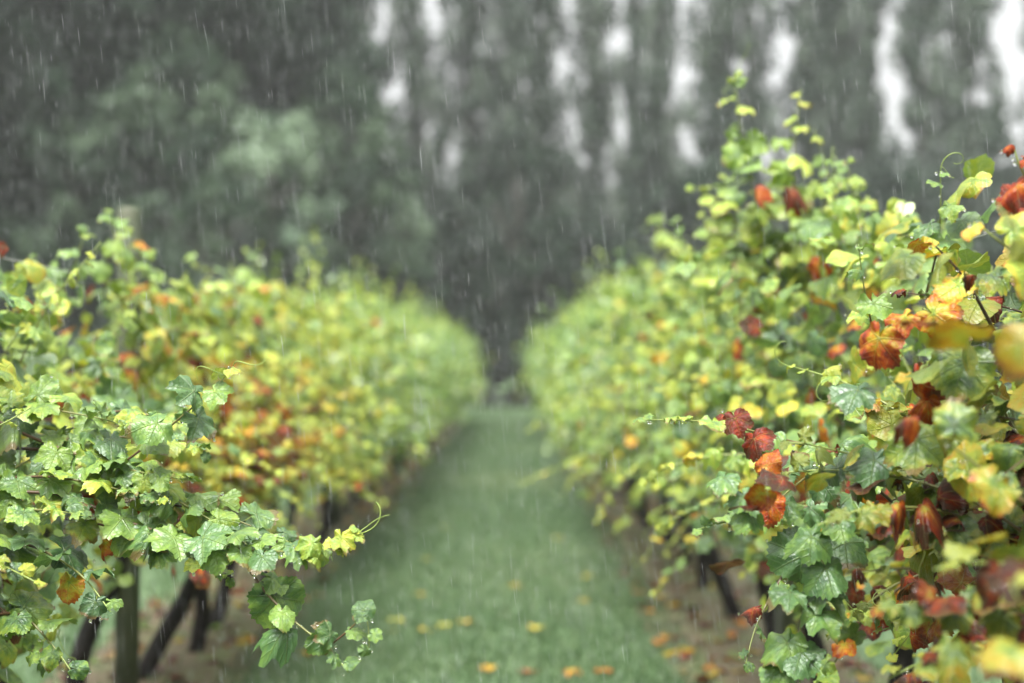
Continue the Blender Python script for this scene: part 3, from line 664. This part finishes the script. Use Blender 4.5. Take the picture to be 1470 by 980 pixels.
# water drops
ICO = None
import bmesh
bm = bmesh.new(); bmesh.ops.create_icosphere(bm, subdivisions=2, radius=1.0)
ICO_V = np.array([v.co[:] for v in bm.verts]); ICO_F = np.array([[v.index for v in f.verts] for f in bm.faces]); bm.free()
for vn, (v, base, pts) in DROPS.items():
    pts = pts+TIPS.get(tuple(base), [])
    Vs = []; Fs = []
    for i, p in enumerate(pts):
        r = random.uniform(.0016, .0034); Vs.append(ICO_V*r*np.array([1, 1, 1.2])+np.array(p-base)); Fs.append(ICO_F+i*len(ICO_V))
    o = link('water_drops', npmesh('water_drops', np.concatenate(Vs), np.concatenate(Fs), [M_WATER], smooth=True), v); o['kind'] = 'stuff'

# ------------------------------------------------------------------ posts and wires
def post(x, y, h, r, label, group=None):
    e = empty('trellis_post', (x, y, 0)); tag(e, label, 'post', group)
    mb = MB(); mb.tube([Vector((0, 0, -.02)), Vector((.004, 0, h*.4)), Vector((0, .004, h*.8)), Vector((0, 0, h-.012)), Vector((0, 0, h))], [r, r*.99, r*.97, r*.96, r*.86], 14, rough=.03)
    link('shaft', mb.mesh('post_shaft', [M_POST], True), e)
    for hh in (.8, 1.15, 1.5):
        st = MB(); st.tube([Vector((r*.98*math.cos(a), -r*.98*math.sin(a), hh)) for a in np.linspace(-.3, .3, 5)], .003, 5); link('wire_staple', st.mesh('wire_staple', [M_WIRE]), e)
post(-1.37, 5.08, 1.79, .044, 'mossy round wooden trellis post poking above the vine leaves')
post(1.07, 5.55, 1.66, .048, 'wooden trellis post buried in leaves beneath the tall free shoots')
for side in (-1, 1):
    for i in range(1, 5):
        post(ROW_X[side], (5.05 if side < 0 else 5.55)+6*i, 1.75, .048, 'wooden trellis post hidden among vines of the row with the '+('mossy post' if side < 0 else 'tall free shoots'), 'hidden posts of '+(LROW if side < 0 else RROW))
for side in (-1, 1):
    for h, nm in ((.8, 'lowest'), (1.15, 'middle'), (1.5, 'highest')):
        mb = MB(); x = ROW_X[side]+.055*-side
        mb.tube([Vector((x, y, h-.012*math.sin((y+.95)/6*math.pi)**2)) for y in np.linspace(-1, 34, 60)], .0016, 5)
        tag(link('trellis_wire', mb.mesh('trellis_wire', [M_WIRE])), nm+' galvanised trellis wire of the row with the '+('mossy post' if side < 0 else 'tall free shoots'), 'wire')

# ------------------------------------------------------------------ fallen leaves
FALL = [(740, 845, .6), (836, 866, .6), (703, 962, .66), (760, 968, .85), (820, 968, .68), (867, 966, .72), (600, 855, .56), (568, 893, .5), (612, 908, .56), (640, 900, .52),
        (665, 895, .56), (955, 918, .7), (720, 712, .55), (610, 805, .56), (800, 775, .56), (845, 830, .55), (770, 905, .55), (560, 910, .5), (640, 760, .45), (785, 690, .5),
        (440, 940, .6), (330, 930, .8), (930, 880, .7), (985, 940, .66)]
for (px, py, a) in FALL:
    u = (px-735)/FPX; d = CAM_H*FPX/(py-535); p = Vector((u*d, d, .022))
    o = bpy.data.objects.new('fallen_leaf', random.choice(LEAVES)); col.objects.link(o)
    o.location = p; s = random.uniform(.032, .05); o.scale = (s, s, s*.6); o.rotation_euler = (random.uniform(-.15, .15), random.uniform(-.15, .15), random.uniform(0, 6.28)); o.color = (a, 1.05, .25, random.random())
    tag(o, 'fallen yellow or orange vine leaf lying flat on the ground', 'leaf', 'fallen leaves on the alley')
it = []
for (a, b) in SOIL:
    for _ in range(700):
        y = random.uniform(2, 20); x_, y_, z_ = basis(Vector((0, 0, 1))+rv(.25), rv(1))
        it.append(((random.uniform(a-.05, b+.05), y, .028), tuple(x_), tuple(y_), tuple(z_), random.uniform(.03, .055), (random.choice([.58, .7, .9, .96, 1, 1, 1, .3]), .7, .2, random.random())))
tag(link('leaf_litter', mass_mesh('leaf_litter', it)), 'brown leaf litter on the soil under the vines', 'litter', kind='stuff')

# ------------------------------------------------------------------ trees
def cards(P_, Nrm, size, dat):
    n = len(P_); a = rng.normal(size=(n, 3)); Nn = Nrm+rng.normal(0, .55, (n, 3)); Nn /= np.linalg.norm(Nn, axis=1)[:, None]
    X = np.cross(Nn, a); X /= np.linalg.norm(X, axis=1)[:, None]; Y = np.cross(Nn, X); s = (size*rng.uniform(.6, 1.3, n))[:, None]
    V = np.stack([P_-Y*s, P_+X*s*.55+Nn*s*.15, P_+Y*s, P_-X*s*.55+Nn*s*.15], 1).reshape(-1, 3)
    F = np.array([0, 1, 2, 3])[None]+np.arange(n)[:, None]*4
    D = np.repeat(np.stack([dat, dat, dat, np.ones(n)], 1), 4, 0)
    return V, F, D
def crown_mesh(name, clumps, per, size, mat):
    Ps, Ns, Ds = [], [], []
    for (c, r) in clumps:
        m = int(per*r[0]*r[2]); d = rng.normal(size=(m, 3)); d /= np.linalg.norm(d, axis=1)[:, None]
        rad = rng.uniform(.35, 1.08, m)**.6
        Ps.append(np.array(c)+d*rad[:, None]*np.array(r)); Ns.append(d+np.array([0, 0, .5])); Ds.append(np.clip(rng.normal(rng.uniform(0, 1)**1.6, .15, m), 0, 1))
    V, F, D = cards(np.concatenate(Ps), np.concatenate(Ns), size, np.concatenate(Ds))
    return npmesh(name, V, F, [mat], data=D, nside=4)
def broadleaf_meshes(h, w, low, k, size, mat, cone=False):
    clumps = []; mb = MB(); tr = [Vector((.15*math.sin(i), .15*math.cos(i*1.3), h*.85*i/9)) for i in range(10)]
    mb.tube(tr, [.32*(1-.85*i/9)*h/16 for i in range(10)], 8, rough=.06)
    for i in range(k):
        t = random.random()**.8; z = low+(h-low)*t; R_ = w*((1-t)**.75 if cone else math.sqrt(max(.05, 1-(2*t-.85)**2*.72)))
        an = random.uniform(0, 6.28); q = random.uniform(.35, 1)**.6*R_; r = random.uniform(.7, 1.35)*w*.22
        c = Vector((q*math.cos(an), q*math.sin(an), z)); clumps.append((tuple(c), (r, r, r*.8)))
        if i % 3 == 0:
            s = tr[min(9, int(max(0, z-.8-q*.4)/(h*.85)*9))]; mb.tube([s, s.lerp(c, .5)+Vector((0, 0, .25)), c], [.09, .05, .02], 5)
    return mb.mesh('tree_trunk', [M_TBARK]), crown_mesh('tree_crown', clumps, 240/size*.16, size, mat)
def tree(name, meshes, loc, label, group=None, rz=0, s=(1, 1, 1)):
    e = empty(name, loc); e.rotation_euler.z = rz; e.scale = s; tag(e, label, 'tree', group)
    link('trunk', meshes[0], e); link('crown', meshes[1], e); return e
def ground_at(px, d): return ((px-735)/FPX*d, d, 0)
dk1 = broadleaf_meshes(18, 4.6, .6, 210, .17, M_DARKTREE); dk2 = broadleaf_meshes(17, 3.9, .4, 180, .17, M_DARKTREE)
md1 = broadleaf_meshes(10.5, 2.7, .4, 110, .14, M_MIDTREE); md2 = broadleaf_meshes(8.5, 2.4, .3, 90, .14, M_MIDTREE)
pl1 = broadleaf_meshes(8.2, 2.0, .4, 85, .13, M_PALETREE); pl2 = broadleaf_meshes(7.0, 2.0, .3, 46, .14, M_PALETREE)
sh1 = broadleaf_meshes(5.0, 2.1, .1, 44, .15, M_DARKTREE); sh2 = broadleaf_meshes(4.2, 2.3, .1, 42, .15, M_DARKTREE)
for i, (px, d, ms, lab) in enumerate([
        (-190, 40, dk1, 'huge dark evergreen at the outer end of the dark tree group'), (40, 42, dk2, 'tall dark evergreen tree standing beside the huge outermost one'),
        (230, 44, dk1, 'towering dark tree rising behind the paler rounded tree'), (372, 46, dk2, 'dark tree nearest to the first poplar'),
        (-420, 42, dk2, 'dark evergreen beyond the huge outermost one'), (-60, 50, dk1, 'dark tree deep behind the huge outermost evergreen'),
        (135, 51, dk1, 'dark tree filling the gap deep between the two tallest evergreens'), (335, 52, dk1, 'dark tree deep behind the paler rounded tree'), (405, 55, dk2, 'dark tree deep behind the first poplar')]):
    tree('evergreen_tree', ms, ground_at(px, d), lab, rz=i*1.3, s=(1, 1, 1.15))
for i, (px, d, ms, s, lab) in enumerate([(382, 39, pl1, 1.0, 'paler rounded bushy tree in front of the dark evergreens'), (255, 40, md1, 1.0, 'grey-green rounded tree beside the paler bushy tree'), (120, 40, md2, 1.05, 'grey-green rounded tree in front of the tallest dark evergreen'), (310, 36, md2, .72, 'low mid green tree in front of the paler bushy tree'), (480, 43, md1, .95, 'grey-green tree between the paler bushy tree and the poplars'),
        (560, 47, pl2, 1.0, 'grey-green bushy tree at the foot of the first poplars')]):
    tree('bushy_tree', ms, ground_at(px, d), lab, rz=i*2.1, s=(s, s, s))
und = [broadleaf_meshes(11, 2.2, .2, 90, .16, M_POPLAR)[1], broadleaf_meshes(9.6, 2.2, .2, 80, .16, M_MIDTREE)[1]]
def poplar_meshes(h, w, seed):
    random.seed(seed); mb = MB(); clumps = []
    tr = [Vector((.06*math.sin(i*.9+seed), .06*math.cos(i*1.1), h*i/11)) for i in range(12)]
    mb.tube(tr, [.19*(1-.88*i/11) for i in range(12)], 7)
    for i in range(190):
        t = random.random()**1.15; z = .8+(h-.8)*t; R_ = w*lerp(t, [0, .3, .45, .6, .9, 1], [1.8, 1.8, 1.7, 1.4, 1.15, .2]); an = random.uniform(0, 6.28); q = random.uniform(.05, 1)*R_
        c = Vector((q*math.cos(an), q*math.sin(an), z)); r = random.uniform(.26, .5); clumps.append((tuple(c), (r, r, r*random.uniform(1.3, 2.6))))
        if i % 4 == 0: s = tr[max(0, int((z-1.4)/h*11))]; mb.tube([s, s.lerp(c, .6), c+Vector((0, 0, .5))], [.05, .03, .012], 5)
    return mb.mesh('poplar_trunk', [M_TBARK]), crown_mesh('poplar_crown', clumps, 330, .13, M_POPLAR)
POP = [poplar_meshes(random.uniform(22, 25), .78, s) for s in (1, 2, 3, 4, 5)]
random.seed(5)
for i, (px, w) in enumerate([(505, 1.1), (592, .85), (672, 1.0), (735, .9), (772, 1.0), (852, .95), (912, .7), (952, .55), (1030, 1.12), (1075, .95), (1158, .95), (1205, 1.1), (1243, .75), (1325, .95), (1400, 1.05), (1510, 1.0), (1580, 1.0), (1660, 1.0)]):
    d = 56+random.uniform(-1.5, 1.5)
    tree('poplar_tree', POP[i % 5], ground_at(px, d), 'tall slender poplar in the misty tree line behind the vineyard', 'poplars of the tree line', rz=i*1.7, s=(w, w, random.uniform(.95, 1.1)))
for i, px in enumerate((520, 600, 680, 760, 850, 940, 1030, 1120, 1210, 1300, 1390, 1480, 1570)):
    tree('understorey_tree', (pl1, pl1, pl2)[i % 3][:1]+(und[i % 2],), ground_at(px, 61+random.uniform(-1, 1)), 'low dark tree filling the gaps behind the poplar trunks', 'understorey behind the poplars', rz=i*1.9, s=(1.15, 1.15, 1.0+.16*math.sin(i*2.7)))
for i, px in enumerate((470, 560, 640, 700, 745, 800, 880, 960, 1040, 1120, 1210, 1300, 1380, 1470, 1560)):
    big = 1.55+.4*math.sin(i*1.9)
    tree('hedge_shrub', (sh1, sh2)[i % 2], ground_at(px, 51+random.uniform(-1.2, 1.2)), 'dark leafy shrub in the undergrowth at the foot of the poplars', 'undergrowth shrubs', rz=i*2.3, s=(1, 1, big))

# ------------------------------------------------------------------ rain
def rain(n):
    y = rng.uniform(.9, 9.5, n); x = rng.uniform(-3.2, 3.2, n); z = rng.uniform(.1, 4.0, n)
    L = rng.gamma(3, .010, n)+.006; r = rng.uniform(.00011, .00031, n)*np.where(rng.random(n) < .05, 1.8, 1.0)
    P0 = np.stack([x, y, z], 1); tilt = np.stack([rng.normal(.10, .035, n), rng.normal(0, .03, n), -np.ones(n)], 1); P2 = P0+tilt*L[:, None]
    Pm = (P0+P2)/2; k = []
    for j in range(3):
        a = j*2.094; k.append(Pm+np.stack([np.cos(a)*r, np.sin(a)*r, np.zeros(n)], 1))
    V = np.stack([P0, k[0], k[1], k[2], P2], 1).reshape(-1, 3)
    T = (np.array([[0, 1, 2], [0, 2, 3], [0, 3, 1], [4, 2, 1], [4, 3, 2], [4, 1, 3]])[None]+np.arange(n)[:, None, None]*5).reshape(-1, 3)
    return npmesh('rain', V, T, [M_RAIN], smooth=True)
tag(link('rain', rain(90000)), 'fine slanting rain falling through the vineyard', 'rain', kind='stuff')

# ------------------------------------------------------------------ haze
def haze(x0, x1, y0, y1, z0, z1, dens):
    V = [(x, y, z) for z in (z0, z1) for y in (y0, y1) for x in (x0, x1)]
    F = [(0, 2, 3, 1), (4, 5, 7, 6), (0, 1, 5, 4), (2, 6, 7, 3), (0, 4, 6, 2), (1, 3, 7, 5)]
    m, nt = newmat('rain_haze'); k = N(nt); pv = k.n('ShaderNodeVolumePrincipled'); pv.inputs['Color'].default_value = (.93, .95, .95, 1); pv.inputs['Density'].default_value = dens; pv.inputs['Anisotropy'].default_value = .2
    o_ = k.n('ShaderNodeOutputMaterial'); k.l(pv.outputs[0], o_.inputs['Volume'])
    o = link('haze', npmesh('haze', V, F, [m], nside=4)); o.display_type = 'WIRE'
    return tag(o, 'pale rain mist filling the air', 'mist', kind='stuff')
haze(-152, 152, -42, 222, -1, 30, .0010)
